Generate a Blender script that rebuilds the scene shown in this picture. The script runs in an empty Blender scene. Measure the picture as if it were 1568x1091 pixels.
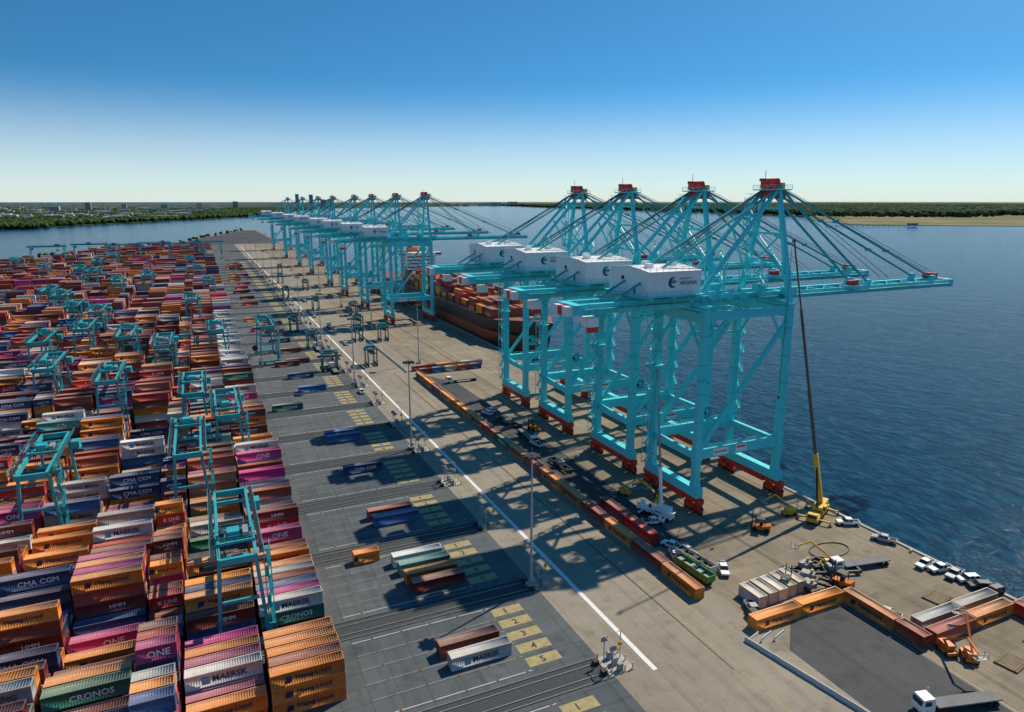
import bpy, math, random
import numpy as np
from mathutils import Vector, Matrix
random.seed(7)
rng = np.random.default_rng(7)
scene = bpy.context.scene
COL = scene.collection

# ------------------------------------------------------------------ materials
def _new(name):
    m = bpy.data.materials.new(name); m.use_nodes = True
    nt = m.node_tree; b = nt.nodes['Principled BSDF']
    return m, nt, b
def N(nt, t, **k):
    n = nt.nodes.new(t)
    for a, v in k.items(): setattr(n, a, v)
    return n
def mixc(nt, fac, a, b, mode='MIX'):
    n = nt.nodes.new('ShaderNodeMix'); n.data_type = 'RGBA'; n.blend_type = mode
    for i, v in ((0, fac), (6, a), (7, b)):
        if hasattr(v, 'links') : nt.links.new(v, n.inputs[i])
        elif i == 0: n.inputs[0].default_value = v
        else: n.inputs[i].default_value = (v[0], v[1], v[2], 1)
    return n.outputs[2]
def noise(nt, vec, scale, detail=4, rough=.6, sc=None):
    if sc is not None:
        mp = N(nt, 'ShaderNodeMapping'); mp.inputs['Scale'].default_value = sc
        nt.links.new(vec, mp.inputs['Vector']); vec = mp.outputs[0]
    n = N(nt, 'ShaderNodeTexNoise'); n.inputs['Scale'].default_value = scale
    n.inputs['Detail'].default_value = detail; n.inputs['Roughness'].default_value = rough
    nt.links.new(vec, n.inputs['Vector']); return n.outputs['Fac']
def ramp(nt, fac, a, b, lo=0., hi=1.):
    m = N(nt, 'ShaderNodeMapRange'); nt.links.new(fac, m.inputs[0])
    m.inputs[1].default_value = a; m.inputs[2].default_value = b
    m.inputs[3].default_value = lo; m.inputs[4].default_value = hi
    return m.outputs[0]
def mat(name, col, rough=.55, metal=0., var=.25, scale=.6, dirt=None):
    m, nt, b = _new(name)
    tc = N(nt, 'ShaderNodeTexCoord').outputs['Object']
    f = ramp(nt, noise(nt, tc, scale, 5), .3, .7)
    d = dirt or tuple(c*(1-var) for c in col)
    c = mixc(nt, f, col, d)
    f2 = ramp(nt, noise(nt, tc, scale*6, 3), .55, .75, 0, var)
    c = mixc(nt, f2, c, tuple(x*.45+.02 for x in col))
    f3 = ramp(nt, noise(nt, tc, 1.1, 4, .7, (1,1,.12)), .6, .78, 0, var*1.2)
    c = mixc(nt, f3, c, tuple(x*.5+.03 for x in col))
    nt.links.new(c, b.inputs['Base Color'])
    b.inputs['Roughness'].default_value = rough; b.inputs['Metallic'].default_value = metal
    return m
TURQ = mat('crane_turquoise_paint', (.085, .74, .80), .45, var=.12, scale=.15)
TURQ2 = mat('crane_turquoise_steel', (.04, .42, .47), .5, var=.3, scale=.3)
RED = mat('red_paint', (.76, .05, .02), .45)
WHITE = mat('white_paint', (.88, .88, .87), .45, var=.09, scale=.12)
DARK = mat('dark_steel', (.03, .032, .036), .5)
GREY = mat('grey_steel', (.30, .32, .33), .5)
DGREY = mat('track_kerb', (.17, .18, .185), .8)
RUBBER = mat('rubber', (.02, .02, .02), .85)
GLASS = mat('window_glass', (.02, .03, .04), .08)
YEL = mat('yellow_paint', (.80, .50, .05), .45)
ORANGE = mat('orange_paint', (.75, .20, .02), .5)
NAVY = mat('navy_paint', (.02, .07, .2), .5)
GREEN = mat('green_paint', (.07, .30, .06), .5)
CONC = mat('light_concrete', (.42, .40, .37), .85, scale=.8)
SILVER = mat('silver_paint', (.42, .43, .44), .4, var=.1)
CREAM = mat('cream_paint', (.7, .62, .5), .5)
HULLRED = mat('hull_red', (.66, .14, .06), .6, scale=.08)
HULLBLK = mat('hull_black', (.03, .03, .033), .5, scale=.08, dirt=(.09,.04,.03))

def pavement(name, c1, c2, jx, jy, tyre=.35, joint=.5, bigscale=.02):
    m, nt, b = _new(name)
    pos = N(nt, 'ShaderNodeNewGeometry').outputs['Position']
    c = mixc(nt, ramp(nt, noise(nt, pos, bigscale, 6, .65), .35, .65), c1, c2)
    c = mixc(nt, ramp(nt, noise(nt, pos, .25, 6, .7), .5, .75, 0, .5), c, tuple(x*.5 for x in c1))
    c = mixc(nt, ramp(nt, noise(nt, pos, .45, 3, .6, (1, .02, 1)), .5, .72, 0, tyre), c, tuple(x*.4 for x in c1))
    c = mixc(nt, ramp(nt, noise(nt, pos, .3, 3, .6, (.05, 1, 1)), .55, .75, 0, tyre*.6), c, tuple(x*1.3 for x in c2))
    c = mixc(nt, ramp(nt, noise(nt, pos, .12, 2, .5, (1, 1, 1)), .64, .70, 0, .4), c, tuple(x*.45 for x in c1))
    c = mixc(nt, ramp(nt, noise(nt, pos, .9, 2, .5), .70, .74, 0, .55), c, tuple(x*.3 for x in c1))
    c = mixc(nt, ramp(nt, noise(nt, pos, 9., 2, .7), .35, .65, 0, .22), c, tuple(x*.6 for x in c1))
    if jx:
        br = N(nt, 'ShaderNodeTexBrick'); br.offset = 0
        br.inputs['Scale'].default_value = 1; br.inputs['Brick Width'].default_value = jx
        br.inputs['Row Height'].default_value = jy; br.inputs['Mortar Size'].default_value = .06
        br.inputs['Color1'].default_value = (1, 1, 1, 1); br.inputs['Color2'].default_value = (.82, .82, .82, 1)
        br.inputs['Mortar'].default_value = (1-joint, 1-joint, 1-joint, 1)
        nt.links.new(pos, br.inputs['Vector'])
        c = mixc(nt, 1., c, br.outputs['Color'], 'MULTIPLY')
    nt.links.new(c, b.inputs['Base Color']); b.inputs['Roughness'].default_value = .9
    b.inputs['Specular IOR Level'].default_value = .25
    bp = N(nt, 'ShaderNodeBump'); bp.inputs['Strength'].default_value = .25; bp.inputs['Distance'].default_value = .03
    nt.links.new(noise(nt, pos, 3., 4), bp.inputs['Height']); nt.links.new(bp.outputs[0], b.inputs['Normal'])
    return m
P_YARD = pavement('yard_concrete', (.09, .108, .12), (.135, .152, .16), 5, 4.3)
P_ROAD = pavement('road_asphalt', (.245, .215, .172), (.335, .295, .238), 0, 0)
P_QUAY = pavement('quay_concrete', (.225, .19, .142), (.345, .29, .215), 7, 7, .5, .3)
P_DARK = pavement('dark_asphalt', (.055, .06, .066), (.09, .095, .10), 0, 0)
M_WLINE = mat('white_line_paint', (.82, .82, .79), .7, var=.25, scale=1.)
M_YLINE = mat('yellow_line_paint', (.55, .36, .08), .7, var=.4, scale=1.)
M_SLOT = mat('slot_paint', (.42, .34, .16), .8, var=.4, scale=.8)
M_BALL = mat('rail_ballast', (.06, .068, .072), .9, var=.5, scale=2.)
M_RUST = mat('rust_spot', (.22, .06, .04), .9)

def mat_container():
    m, nt, b = _new('container_paint')
    at = N(nt, 'ShaderNodeVertexColor'); at.layer_name = 'Col'
    pos = N(nt, 'ShaderNodeNewGeometry').outputs['Position']
    uv = N(nt, 'ShaderNodeUVMap').outputs[0]
    dk = mixc(nt, 1., at.outputs[0], (.5, .46, .42), 'MULTIPLY')
    c = mixc(nt, ramp(nt, noise(nt, pos, .7, 5, .7), .47, .75, 0, .5), at.outputs[0], dk)
    c = mixc(nt, ramp(nt, noise(nt, pos, 1.6, 4, .7, (1.2, 1.2, .25)), .58, .76, 0, .45), c, (.13, .07, .05))
    sx = N(nt, 'ShaderNodeSeparateXYZ'); nt.links.new(uv, sx.inputs[0])
    mu = N(nt, 'ShaderNodeMath', operation='MULTIPLY'); nt.links.new(sx.outputs[0], mu.inputs[0]); mu.inputs[1].default_value = 2*math.pi/.42
    sn = N(nt, 'ShaderNodeMath', operation='SINE'); nt.links.new(mu.outputs[0], sn.inputs[0])
    trough_shade = ramp(nt, sn.outputs[0], -1, .2, .22, 0)  # corrugation troughs darkened in the colour, standing in for shade
    c = mixc(nt, trough_shade, c, dk)
    nt.links.new(c, b.inputs['Base Color']); b.inputs['Roughness'].default_value = .5
    bp = N(nt, 'ShaderNodeBump'); bp.inputs['Strength'].default_value = .7; bp.inputs['Distance'].default_value = .03
    nt.links.new(sn.outputs[0], bp.inputs['Height']); nt.links.new(bp.outputs[0], b.inputs['Normal'])
    return m
M_CONT = mat_container()
def mat_vcol(name, rough=.6):
    m, nt, b = _new(name)
    at = N(nt, 'ShaderNodeVertexColor'); at.layer_name = 'Col'
    pos = N(nt, 'ShaderNodeNewGeometry').outputs['Position']
    c = mixc(nt, ramp(nt, noise(nt, pos, .12, 4), .4, .7, 0, .3), at.outputs[0], mixc(nt, 1., at.outputs[0], (.6, .6, .6), 'MULTIPLY'))
    nt.links.new(c, b.inputs['Base Color']); b.inputs['Roughness'].default_value = rough
    return m
M_LETTER = mat_vcol('lettering_paint', .5)
M_FOL = mat_vcol('foliage', .95); M_FOL.node_tree.nodes['Principled BSDF'].inputs['Specular IOR Level'].default_value = .1
M_CITY = mat_vcol('city_walls', .8)

# ------------------------------------------------------------------ builder
class B:
    def __init__(s): s.v = []; s.f = []; s.m = []
    def add(s, vs, fs, mi):
        o = len(s.v); s.v += [tuple(p) for p in vs]
        for f in fs: s.f.append(tuple(i+o for i in f)); s.m.append(mi)
    def box(s, x0, x1, y0, y1, z0, z1, mi=0):
        s.add([(x0,y0,z0),(x1,y0,z0),(x1,y1,z0),(x0,y1,z0),(x0,y0,z1),(x1,y0,z1),(x1,y1,z1),(x0,y1,z1)],
              [(0,3,2,1),(4,5,6,7),(0,1,5,4),(1,2,6,5),(2,3,7,6),(3,0,4,7)], mi)
    def beam(s, p, q, w, h=None, mi=0, w2=None):
        h = h or w; p = Vector(p); q = Vector(q); d = (q-p).normalized()
        up = Vector((0,0,1)) if abs(d.z) < .95 else Vector((1,0,0))
        a = d.cross(up).normalized(); b = a.cross(d).normalized()
        k = 1 if w2 is None else w2/w
        vs = []
        for c, t in ((p,1),(q,k)):
            for sa, sb in ((-1,-1),(1,-1),(1,1),(-1,1)): vs.append(c+a*sa*w/2*t+b*sb*h/2*t)
        s.add(vs, [(0,1,2,3),(7,6,5,4),(0,4,5,1),(1,5,6,2),(2,6,7,3),(3,7,4,0)], mi)
    def tube(s, p, q, r, mi=0, n=8, r2=None):
        p = Vector(p); q = Vector(q); d = (q-p).normalized(); r2 = r if r2 is None else r2
        up = Vector((0,0,1)) if abs(d.z) < .95 else Vector((1,0,0))
        a = d.cross(up).normalized(); b = a.cross(d).normalized(); vs = []
        for c, rr in ((p,r),(q,r2)):
            for i in range(n):
                t = 2*math.pi*i/n; vs.append(c+a*math.cos(t)*rr+b*math.sin(t)*rr)
        fs = [(i,(i+1)%n,n+(i+1)%n,n+i) for i in range(n)]+[tuple(range(n))[::-1], tuple(range(n,2*n))]
        s.add(vs, fs, mi)
    def prism(s, prof, hw0, hw1, mi=0, xc=0):
        zs = [p[1] for p in prof]; z0, z1 = min(zs), max(zs); n = len(prof); vs = []
        for sg in (-1, 1):
            for (y, z) in prof:
                t = (z-z0)/(z1-z0+1e-9); vs.append((xc+sg*(hw0+(hw1-hw0)*t), y, z))
        fs = [tuple(range(n)), tuple(range(2*n-1, n-1, -1))]+[(i, n+i, n+(i+1)%n, (i+1)%n) for i in range(n)]
        s.add(vs, fs, mi)
    def rail(s, p, q, mi=0, hgt=1.1, step=2.5, t=.09):
        p = Vector(p); q = Vector(q); L = (q-p).length; n = max(1, int(L/step)); u = Vector((0,0,hgt))
        for i in range(n+1):
            c = p.lerp(q, i/n); s.beam(c, c+u, t, t, mi)
        s.beam(p+u, q+u, t, t, mi); s.beam(p+u*.5, q+u*.5, t*.8, t*.8, mi)
    def stairs(s, x, y, z0, z1, mi=0, w=1.6, d=2.6, st=3.0, t=.14):
        for sx in (-w/2, w/2):
            for sy in (-d/2, d/2): s.beam((x+sx,y+sy,z0),(x+sx,y+sy,z1), t, t, mi)
        z = z0; k = 0
        while z < z1-.5:
            zn = min(z+st, z1); sg = 1 if k % 2 else -1
            s.beam((x+w*.2*sg, y-d/2*sg, z),(x+w*.2*sg, y+d/2*sg, zn), .7, .12, mi)
            s.beam((x+w*.45*sg, y-d/2*sg, z+1),(x+w*.45*sg, y+d/2*sg, zn+1), .08, .08, mi)
            s.box(x-w/2, x+w/2, y+sg*d/2-.35, y+sg*d/2+.35, zn-.06, zn+.06, mi)
            for sx in (-w/2, w/2): s.beam((x+sx,y-d/2,zn+1),(x+sx,y+d/2,zn+1), .08, .08, mi)
            z = zn; k += 1
    def mesh(s, name, mats):
        me = bpy.data.meshes.new(name); me.from_pydata(s.v, [], s.f)
        for m in mats: me.materials.append(m)
        me.polygons.foreach_set('material_index', s.m); me.update(); return me
def put(me, name, loc=(0,0,0), rz=0, sc=(1,1,1), parent=None):
    o = bpy.data.objects.new(name, me); o.location = loc; o.rotation_euler = (0,0,rz); o.scale = sc
    COL.objects.link(o)
    if parent: o.parent = parent
    return o

# ------------------------------------------------------------------ text templates
_tc = {}
def text_tpl(txt, bold=.02):
    if txt in _tc: return _tc[txt]
    cu = bpy.data.curves.new('t', 'FONT'); cu.body = txt; cu.resolution_u = 2; cu.offset = bold
    o = bpy.data.objects.new('t', cu); COL.objects.link(o)
    dg = bpy.context.evaluated_depsgraph_get(); dg.update()
    me = o.evaluated_get(dg).to_mesh(); me.calc_loop_triangles()
    v = np.array([tuple(p.co)[:2] for p in me.vertices]); t = np.array([tuple(x.vertices) for x in me.loop_triangles])
    o.evaluated_get(dg).to_mesh_clear(); bpy.data.objects.remove(o); bpy.data.curves.remove(cu)
    v -= v.min(0); v /= v[:,1].max()
    _tc[txt] = (v, t); return v, t

# ------------------------------------------------------------------ containers
def tpl(L, detailed, W=2.44, H=2.68):
    V = []; F = []; UV = []; RF = []
    def face(c, roof, ulen):
        c = [Vector(p) for p in c]; o = len(V)
        a = c[1]-c[0]; b = c[3]-c[0]; la, lb = a.length, b.length; a.normalize(); b.normalize()
        n = a.cross(b)
        if detailed:
            mg = .17; dp = .07
            i1 = [c[0]+a*mg+b*mg, c[1]-a*mg+b*mg, c[2]-a*mg-b*mg, c[3]+a*mg-b*mg]
            i2 = [p-n*dp for p in i1]
            V.extend(c+i1+i2)
            for i in range(4):
                j = (i+1) % 4
                F.append((o+i,o+j,o+4+j,o+4+i)); UV.append([(.105,0)]*4); RF.append(roof)
                F.append((o+4+i,o+4+j,o+8+j,o+8+i)); UV.append([(.105,0)]*4); RF.append(roof)
            F.append((o+8,o+9,o+10,o+11)); UV.append([(0,0),(la,0),(la,lb),(0,lb)]); RF.append(roof)
        else:
            V.extend(c); F.append((o,o+1,o+2,o+3)); UV.append([(0,0),(la,0),(la,lb),(0,lb)]); RF.append(roof)
    x0,x1,y0,y1,z0,z1 = 0,L,0,W,0,H
    face([(x0,y0,z0),(x1,y0,z0),(x1,y0,z1),(x0,y0,z1)],0,L)
    face([(x1,y1,z0),(x0,y1,z0),(x0,y1,z1),(x1,y1,z1)],0,L)
    face([(x0,y0,z1),(x1,y0,z1),(x1,y1,z1),(x0,y1,z1)],1,L)
    face([(x0,y1,z0),(x0,y0,z0),(x0,y0,z1),(x0,y1,z1)],0,L)
    face([(x1,y0,z0),(x1,y1,z0),(x1,y1,z1),(x1,y0,z1)],0,L)
    V.extend([Vector(p) for p in ((x0,y0,z0),(x1,y0,z0),(x1,y1,z0),(x0,y1,z0))]); o = len(V)-4
    F.append((o,o+3,o+2,o+1)); UV.append([(.105,0)]*4); RF.append(0)
    if detailed:
        for yy in (.45, .95, 1.5, 2.0):
            for xx, sg in ((-.03, -1), (L+.03, 1)):
                o = len(V); e = .04
                V.extend([Vector((xx, yy-e, .1)), Vector((xx, yy+e, .1)), Vector((xx, yy+e, H-.1)), Vector((xx, yy-e, H-.1))])
                F.append((o,o+1,o+2,o+3) if sg > 0 else (o+3,o+2,o+1,o)); UV.append([(.105,0)]*4); RF.append(0)
    return (np.array([tuple(v) for v in V]), np.array(F), np.array(UV, float), np.array(RF))
TPL = {(40,1): tpl(12.19,1), (20,1): tpl(6.06,1), (40,0): tpl(12.19,0), (20,0): tpl(6.06,0)}
OR=(.88,.28,.015); MA=(.20,.03,.024); BR=(.35,.065,.033); MG=(.52,.03,.22); NV=(.022,.058,.17); BL=(.028,.13,.36)
WH=(.76,.77,.76); GN=(.02,.17,.11); RD=(.56,.03,.02); TE=(.06,.38,.38); GY=(.42,.43,.43); TN=(.42,.20,.12)
PAL = [OR,MA,BR,MG,NV,BL,WH,GN,RD,TE,GY,TN]; PW = np.array([.21,.16,.19,.065,.07,.05,.065,.015,.10,.008,.06,.03]); PW /= PW.sum()
def rcol(): return PAL[rng.choice(len(PAL), p=PW)]
LOGO = {OR:('Hapag-Lloyd',(.012,.02,.10)), MG:('ONE',(.9,.85,.88)), WH:('MAERSK',(.02,.05,.1)), RD:('K LINE',(.85,.82,.8)),
        MA:('HMM',(.8,.78,.76)), NV:('CMA CGM',(.8,.8,.82)), GY:('YANG MING',(.03,.03,.05)),
        GN:('CRONOS',(.8,.82,.8)), TE:('CAI',(.8,.8,.8))}
def containers(name, items, detailed=1):
    Vs=[];Fs=[];Us=[];Cs=[];off=0; LV=[];LT=[];LC=[];lo=0
    for (x,y,z,size,rot,col,logo) in items:
        v,f,uv,rf = TPL[(size,detailed)]
        vv = v.copy()
        if rot: vv = np.stack([2.44-v[:,1], v[:,0], v[:,2]],1)
        vv = vv+np.array([x+rng.normal(0,.06),y+rng.normal(0,.04),z]); Vs.append(vv); Fs.append(f+off); off += len(v); Us.append(uv)
        br = rng.uniform(.7,1.15); c = np.array(col)*br
        g = c.mean(); fade = rng.uniform(0,.16); c = c*(1-fade)+fade*(g*.7+.06)
        t = rng.uniform(.08,.48); rc = c*(1-t)+t*np.array((.40,.30,.24))
        cc = np.where(rf[:,None]>0, rc[None,:], c[None,:]); Cs.append(np.repeat(np.concatenate([cc,np.ones((len(rf),1))],1),4,0))
        if logo and col in LOGO:
            txt,tc = LOGO[col]; tv,tt = text_tpl(txt)
            L = 12.19 if size == 40 else 6.06
            h = 1.1 if len(txt) > 4 else 1.3
            if txt == 'HMM': h = .9
            w = tv[:,0].max()*h; mxw = L*.58
            if w > mxw: h *= mxw/w; w = mxw
            u0 = (L-w)*.62; z0 = z+1.4-h/2
            parts = [(tv*h+np.array([u0,0]), tt, tc)]
            if txt == 'Hapag-Lloyd':
                sq = np.array([[0,0],[1,.0],[1.3,1],[.3,1]])*1.05; parts.append((sq+np.array([u0-1.9,-.1]), np.array([[0,1,2],[0,2,3]]), tc))
            if txt == 'MAERSK':
                sq = np.array([[0,0],[1,0],[1,1],[0,1]])*1.25; parts.append((sq+np.array([u0-1.7,-.2]), np.array([[0,1,2],[0,2,3]]), (.12,.42,.62)))
            for (p2,tr,cl) in parts:
                if rot: P = np.stack([np.full(len(p2), x-.12), y+L-p2[:,0], z0+p2[:,1]],1)
                else: P = np.stack([x+p2[:,0], np.full(len(p2), y-.12), z0+p2[:,1]],1)
                LV.append(P); LT.append(tr+lo); lo += len(P); LC.append(np.tile(np.array([*cl,1.]),(len(tr)*3,1)))
    V = np.concatenate(Vs); F = np.concatenate(Fs); U = np.concatenate(Us).reshape(-1,2); C = np.concatenate(Cs)
    def build(nm, V, F, C, U, mt):
        k = F.shape[1]; me = bpy.data.meshes.new(nm); me.vertices.add(len(V)); me.vertices.foreach_set('co', V.astype(np.float32).ravel())
        me.loops.add(F.size); me.loops.foreach_set('vertex_index', F.astype(np.int32).ravel())
        me.polygons.add(len(F)); me.polygons.foreach_set('loop_start', np.arange(0,F.size,k,dtype=np.int32))
        me.polygons.foreach_set('loop_total', np.full(len(F),k,dtype=np.int32))
        ca = me.color_attributes.new('Col','FLOAT_COLOR','CORNER'); ca.data.foreach_set('color', C.astype(np.float32).ravel())
        if U is not None: me.uv_layers.new(name='UVMap').data.foreach_set('uv', U.astype(np.float32).ravel())
        me.update(calc_edges=True); me.materials.append(mt); return me
    o = put(build(name, V, F, C, U, M_CONT), name)
    if LV: put(build('lettering', np.concatenate(LV), np.concatenate(LT), np.concatenate(LC), None, M_LETTER), 'lettering', parent=o)
    return o

# ------------------------------------------------------------------ ground, water
def poly(name, pts, z, m, skirt=None):
    n = len(pts); v = [(x,y,z) for x,y in pts]; f = [tuple(range(n))]
    if skirt is not None:
        v += [(x,y,skirt) for x,y in pts]; f += [(i, n+i, n+(i+1)%n, (i+1)%n) for i in range(n)]
    me = bpy.data.meshes.new(name); me.from_pydata(v,[],f); me.materials.append(m); me.update()
    return put(me, name)
def mat_water():
    m, nt, b = _new('river_water')
    pos = N(nt,'ShaderNodeNewGeometry').outputs['Position']
    c = mixc(nt, ramp(nt, noise(nt, pos, .004, 4, .6, (1,.5,1)), .35,.65), (.002,.028,.064),(.003,.036,.080))
    h1 = noise(nt, pos, .42, 6, .62, (.8,.42,1)); h2 = noise(nt, pos, .07, 3, .5, (1,.6,1))
    c = mixc(nt, ramp(nt, h1, .47, .66, 0, .8), c, (.010,.080,.145))  # ripple light and shade painted into the colour, brighter on crests
    nt.links.new(c, b.inputs['Base Color'])
    b.inputs['Roughness'].default_value = .13
    b.inputs['IOR'].default_value = 1.14; b.inputs['Specular IOR Level'].default_value = .35
    ad = N(nt,'ShaderNodeMath',operation='MULTIPLY_ADD'); nt.links.new(h2, ad.inputs[0]); ad.inputs[1].default_value = 1.2; nt.links.new(h1, ad.inputs[2])
    bp = N(nt,'ShaderNodeBump'); bp.inputs['Strength'].default_value = 1.; bp.inputs['Distance'].default_value = .6
    nt.links.new(ad.outputs[0], bp.inputs['Height']); nt.links.new(bp.outputs[0], b.inputs['Normal'])
    return m
S = 60000
poly('river_water', [(-S,-S),(S,-S),(S,S),(-S,S)], -3.0, mat_water())
QX = 155.5
poly('quay_ground', [(QX,-300),(QX,2200),(120,2250),(-60,1560),(-185,1400),(-258,1180),(-330,1000),(-420,700),(-600,300),(-600,-300)], 0, P_QUAY, -6)
poly('yard_pavement', [(-300,-250),(62,-250),(62,1500),(-60,1500),(-180,1370),(-245,1150),(-300,900)], .03, P_YARD)
poly('back_yard_pavement', [(-58,1501),(150,1501),(150,2180),(118,2200),(20,1830)], .04, P_DARK)
poly('road_pavement', [(62.01,-250),(97,-250),(97,1500),(62.01,1500)], .03, P_ROAD)
poly('dark_pavement', [(97.01,-50),(119,-50),(119,90.5),(104,90.5),(97.01,84)], .035, P_DARK)
poly('dark_pavement', [(97.01,128),(106,128),(108,180),(106,300),(97.01,318)], .02, P_DARK)
b = B()
b.box(69.4,70.4,90,1400,.034,.06,0)
for x, y0, y1 in ((84.2,60,900),(77,-20,60),(88.5,90,700)): b.box(x-.09,x+.09,y0,y1,.034,.055,1)
b.box(83.0,83.35,84,330,.034,.05,2)
for x in (118.4,120.8,147.9,150.3): b.box(x-.05,x+.05,-50,1500,.005,.03,1)
for x in (119.6,149.1): b.box(x-.22,x+.22,-50,1500,.005,.028,2)
b.box(104,116,160,160.15,.005,.03,0)
for yy in range(60,900,12): b.box(110.5,110.62,yy,yy+6,.005,.03,1)
YK = [94.5+31*k for k in range(-2,31)]
YS = YK+[94.5+31*k for k in range(31,41)]
for Y in YK:
    for j in range(5):
        yc = Y+7+4.3*j
        b.box(49,55.8,yc-1.35,yc+1.35,.034,.05,3)
        if Y < 500:
            tv,tt = text_tpl(str(5-j)); s=1.7
            b.add([(51.8+p[0]*s, yc-.85+p[1]*s, .062) for p in tv],[tuple(t) for t in tt],2)
    for j in range(6):
        yc = Y+4.85+4.3*j; b.box(20,49,yc-.06,yc+.06,.034,.045,0 if j in (0,5) else 4)
        for xx in (24,30,36,42,48): b.box(xx-.25,xx+.25,yc-.25,yc+.25,.05,.06,5)
put(b.mesh('road_markings',[M_WLINE,M_YLINE,DARK,M_SLOT,GREY,M_RUST]),'road_markings')
b = B()
b.box(-250,62,-2.9,2.9,.035,.06,0)
for y in (-3.0,3.0): b.box(-250,62,y-.12,y+.12,.03,.22,1)
for y in (-1.5,1.5): b.box(-250,61,y-.07,y+.07,.06,.24,2)
b.box(-250,62,-1.42,1.42,.06,.075,3)
me = b.mesh('rail_track',[M_BALL,DGREY,GREY,M_BALL])
for Y in YK: put(me,'rail_track',(0,Y,0))
b = B()
b.box(61.2,66.5,-2.8,2.8,.03,.2,0)
for y in (-2,-.2,1.7):
    b.box(63.2,64.2,y-.4,y+.4,.2,1.7,1)
for x,y in ((61.6,-2.5),(61.6,2.5),(66.2,-2.5),(66.2,2.5),(64.5,-2.5),(64.5,2.5),(66.2,0)): b.tube((x,y,.2),(x,y,1.4),.14,2,6)
for y in (-1.5,1.5):
    b.tube((62.4,y,.2),(62.4,y,5.4),.11,3,6); b.box(61.7,63.1,y-.08,y+.08,4.3,5.3,1)
b.beam((62.4,-1.5,5.4),(62.4,1.5,5.4),.15,.15,3)
b.tube((65.6,1,.2),(65.6,1,6.3),.1,3,6); b.beam((65.6,1,6.2),(63.8,.2,6.4),.1,.1,3); b.box(65.2,65.9,.8,1.2,3,3.7,2)
b.box(60.0,61.1,-2.0,-1.0,.2,.9,4); b.box(60.0,61.1,1.0,2.0,.2,.9,4)
me = b.mesh('rail_end_island',[CONC,GREY,YEL,SILVER,DARK])
for Y in YK: put(me,'rail_end_island',(0,Y,0))
b = B()
b.box(QX-.9,QX+.02,-300,2200,0.005,.35,0)
for i in range(0,120): b.tube((QX-1.9,-60+i*16,.0),(QX-1.9,-60+i*16,.75),.35,1,8,.28); b.box(QX+.02,QX+.7,-52+i*16,-50.5+i*16,-3.2,-.3,2)
put(b.mesh('quay_kerb',[CONC,YEL,DARK]),'quay_kerb')

# ------------------------------------------------------------------ stacks
cols = []; x = 16.2
pat = [40,40,20,40,40,40,20,40,40,40,40,20,40,40,40,40,20,40,40,40,40]
for p in pat:
    L = 12.19 if p == 40 else 6.06
    x -= L; cols.append((x,p)); x -= .75
for k, Y in enumerate(YS):
    items = []; det = 1 if Y < 520 else 0
    for ci,(cx,p) in enumerate(cols):
        if cx < -.21*Y-55: continue
        if Y > 1100 and cx < -225+(Y-1100)*.45: continue
        base = rng.choice([1,2,3,3,4,4,5,5]); fam = rcol()
        if ci == 0: base = rng.choice([2,3,3,4])
        if Y > 950: base = rng.choice([1,2,3,4])
        hs = np.clip(base+rng.choice([-2,-1,-1,0,0,0,1,1],9),0,5)
        if rng.random() < .45:
            e = rng.integers(2,6); hs[:e] = np.maximum(hs[:e]-rng.integers(1,4),0)
        if rng.random() < .25: hs[rng.integers(0,9)] = 0
        if Y == 94.5:
            if ci == 0: hs[:3]=0; hs[3:]=[3,3,3,3,3,2]
            if ci == 1: hs[:]=[0,0,0,2,2,3,3,3,3]
            if ci == 3: hs[:]=[0,0,0,3,3,4,4,3,3]
        if Y == 125.5 and ci == 0: hs[:]=[3,3,3,3,3,3,2,3,3]
        if Y == 125.5 and ci == 1: hs[:]=[3,4,4,4,3,2,2,1,3]
        for j in range(9):
            y = Y+3.2+2.75*j
            for l in range(hs[j]):
                c = fam if rng.random() < .3 else rcol()
                if ci == 0 and 330 < Y+12 < 520: c = WH if rng.random() < .9 else BL
                if Y == 94.5 and ci == 0: c = OR if j == 3 else (BR,MA,NV,BL,OR)[rng.integers(5)]
                if Y == 94.5 and ci == 1: c = OR if j in (3,) else (WH if j == 5 else c)
                if Y == 125.5 and ci == 0 and j == 0: c = WH if l == 2 else (GN if l == 1 else MA)
                front = (j == 0 or hs[j-1] <= l)
                items.append((cx,y,.08+l*2.72,p,False,c,bool(front and Y < 470 and rng.random() < .85)))
    if items: containers('container_stack', items, det)
def slot(x,y,size,col,logo=1,z=.06): containers('shipping_container',[(x,y,z,size,False,col,logo)])
for a in ((35.2,104.9,40,WH),(34.3,109.2,40,MA,0),(35.9,132.5,40,MA,0),(35.6,136.8,40,OR,0),(35.2,141.1,40,TE,0),(34.8,145.4,40,WH,0),(26.7,150.3,20,OR),
          (35.4,167.7,40,BL),(34.8,172,40,BR),(35,206.6,40,NV),(34.7,238.4,40,BL),(35,242.7,40,BL),(20.9,285.6,40,GN),(34.5,311,40,BL),
          (33,338,40,NV),(36,371,40,BR),(30,366.6,40,MA),(35,400,40,BR),(33,432,40,NV),(33,464,40,OR),(35,498,40,BR)): slot(*a)
for k in range(12,30):
    for j in range(5):
        if rng.random() < .3: slot(rng.uniform(24,36), 94.5+31*k+5.8+4.3*j, 40, rcol(), 0)
def row(name, lst): return containers(name, lst)
cl = [OR,BR,OR,BR,OR,OR,BR,OR,GN,BR,OR,OR,OR,OR,BR,OR,OR]
for i,c in enumerate(cl): row('shipping_container',[(91.3,105+12.55*i,.06,40,True,c,1)])
for i,c in enumerate([MA,BL,GY,BR,NV]): row('shipping_container',[(94.5+6.8*i,321.5,.03,20,False,c,0)])
for i,c in enumerate([BR,OR,GY]): row('shipping_container',[(93+13*i,329,.03,40,False,c,0)])
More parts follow.
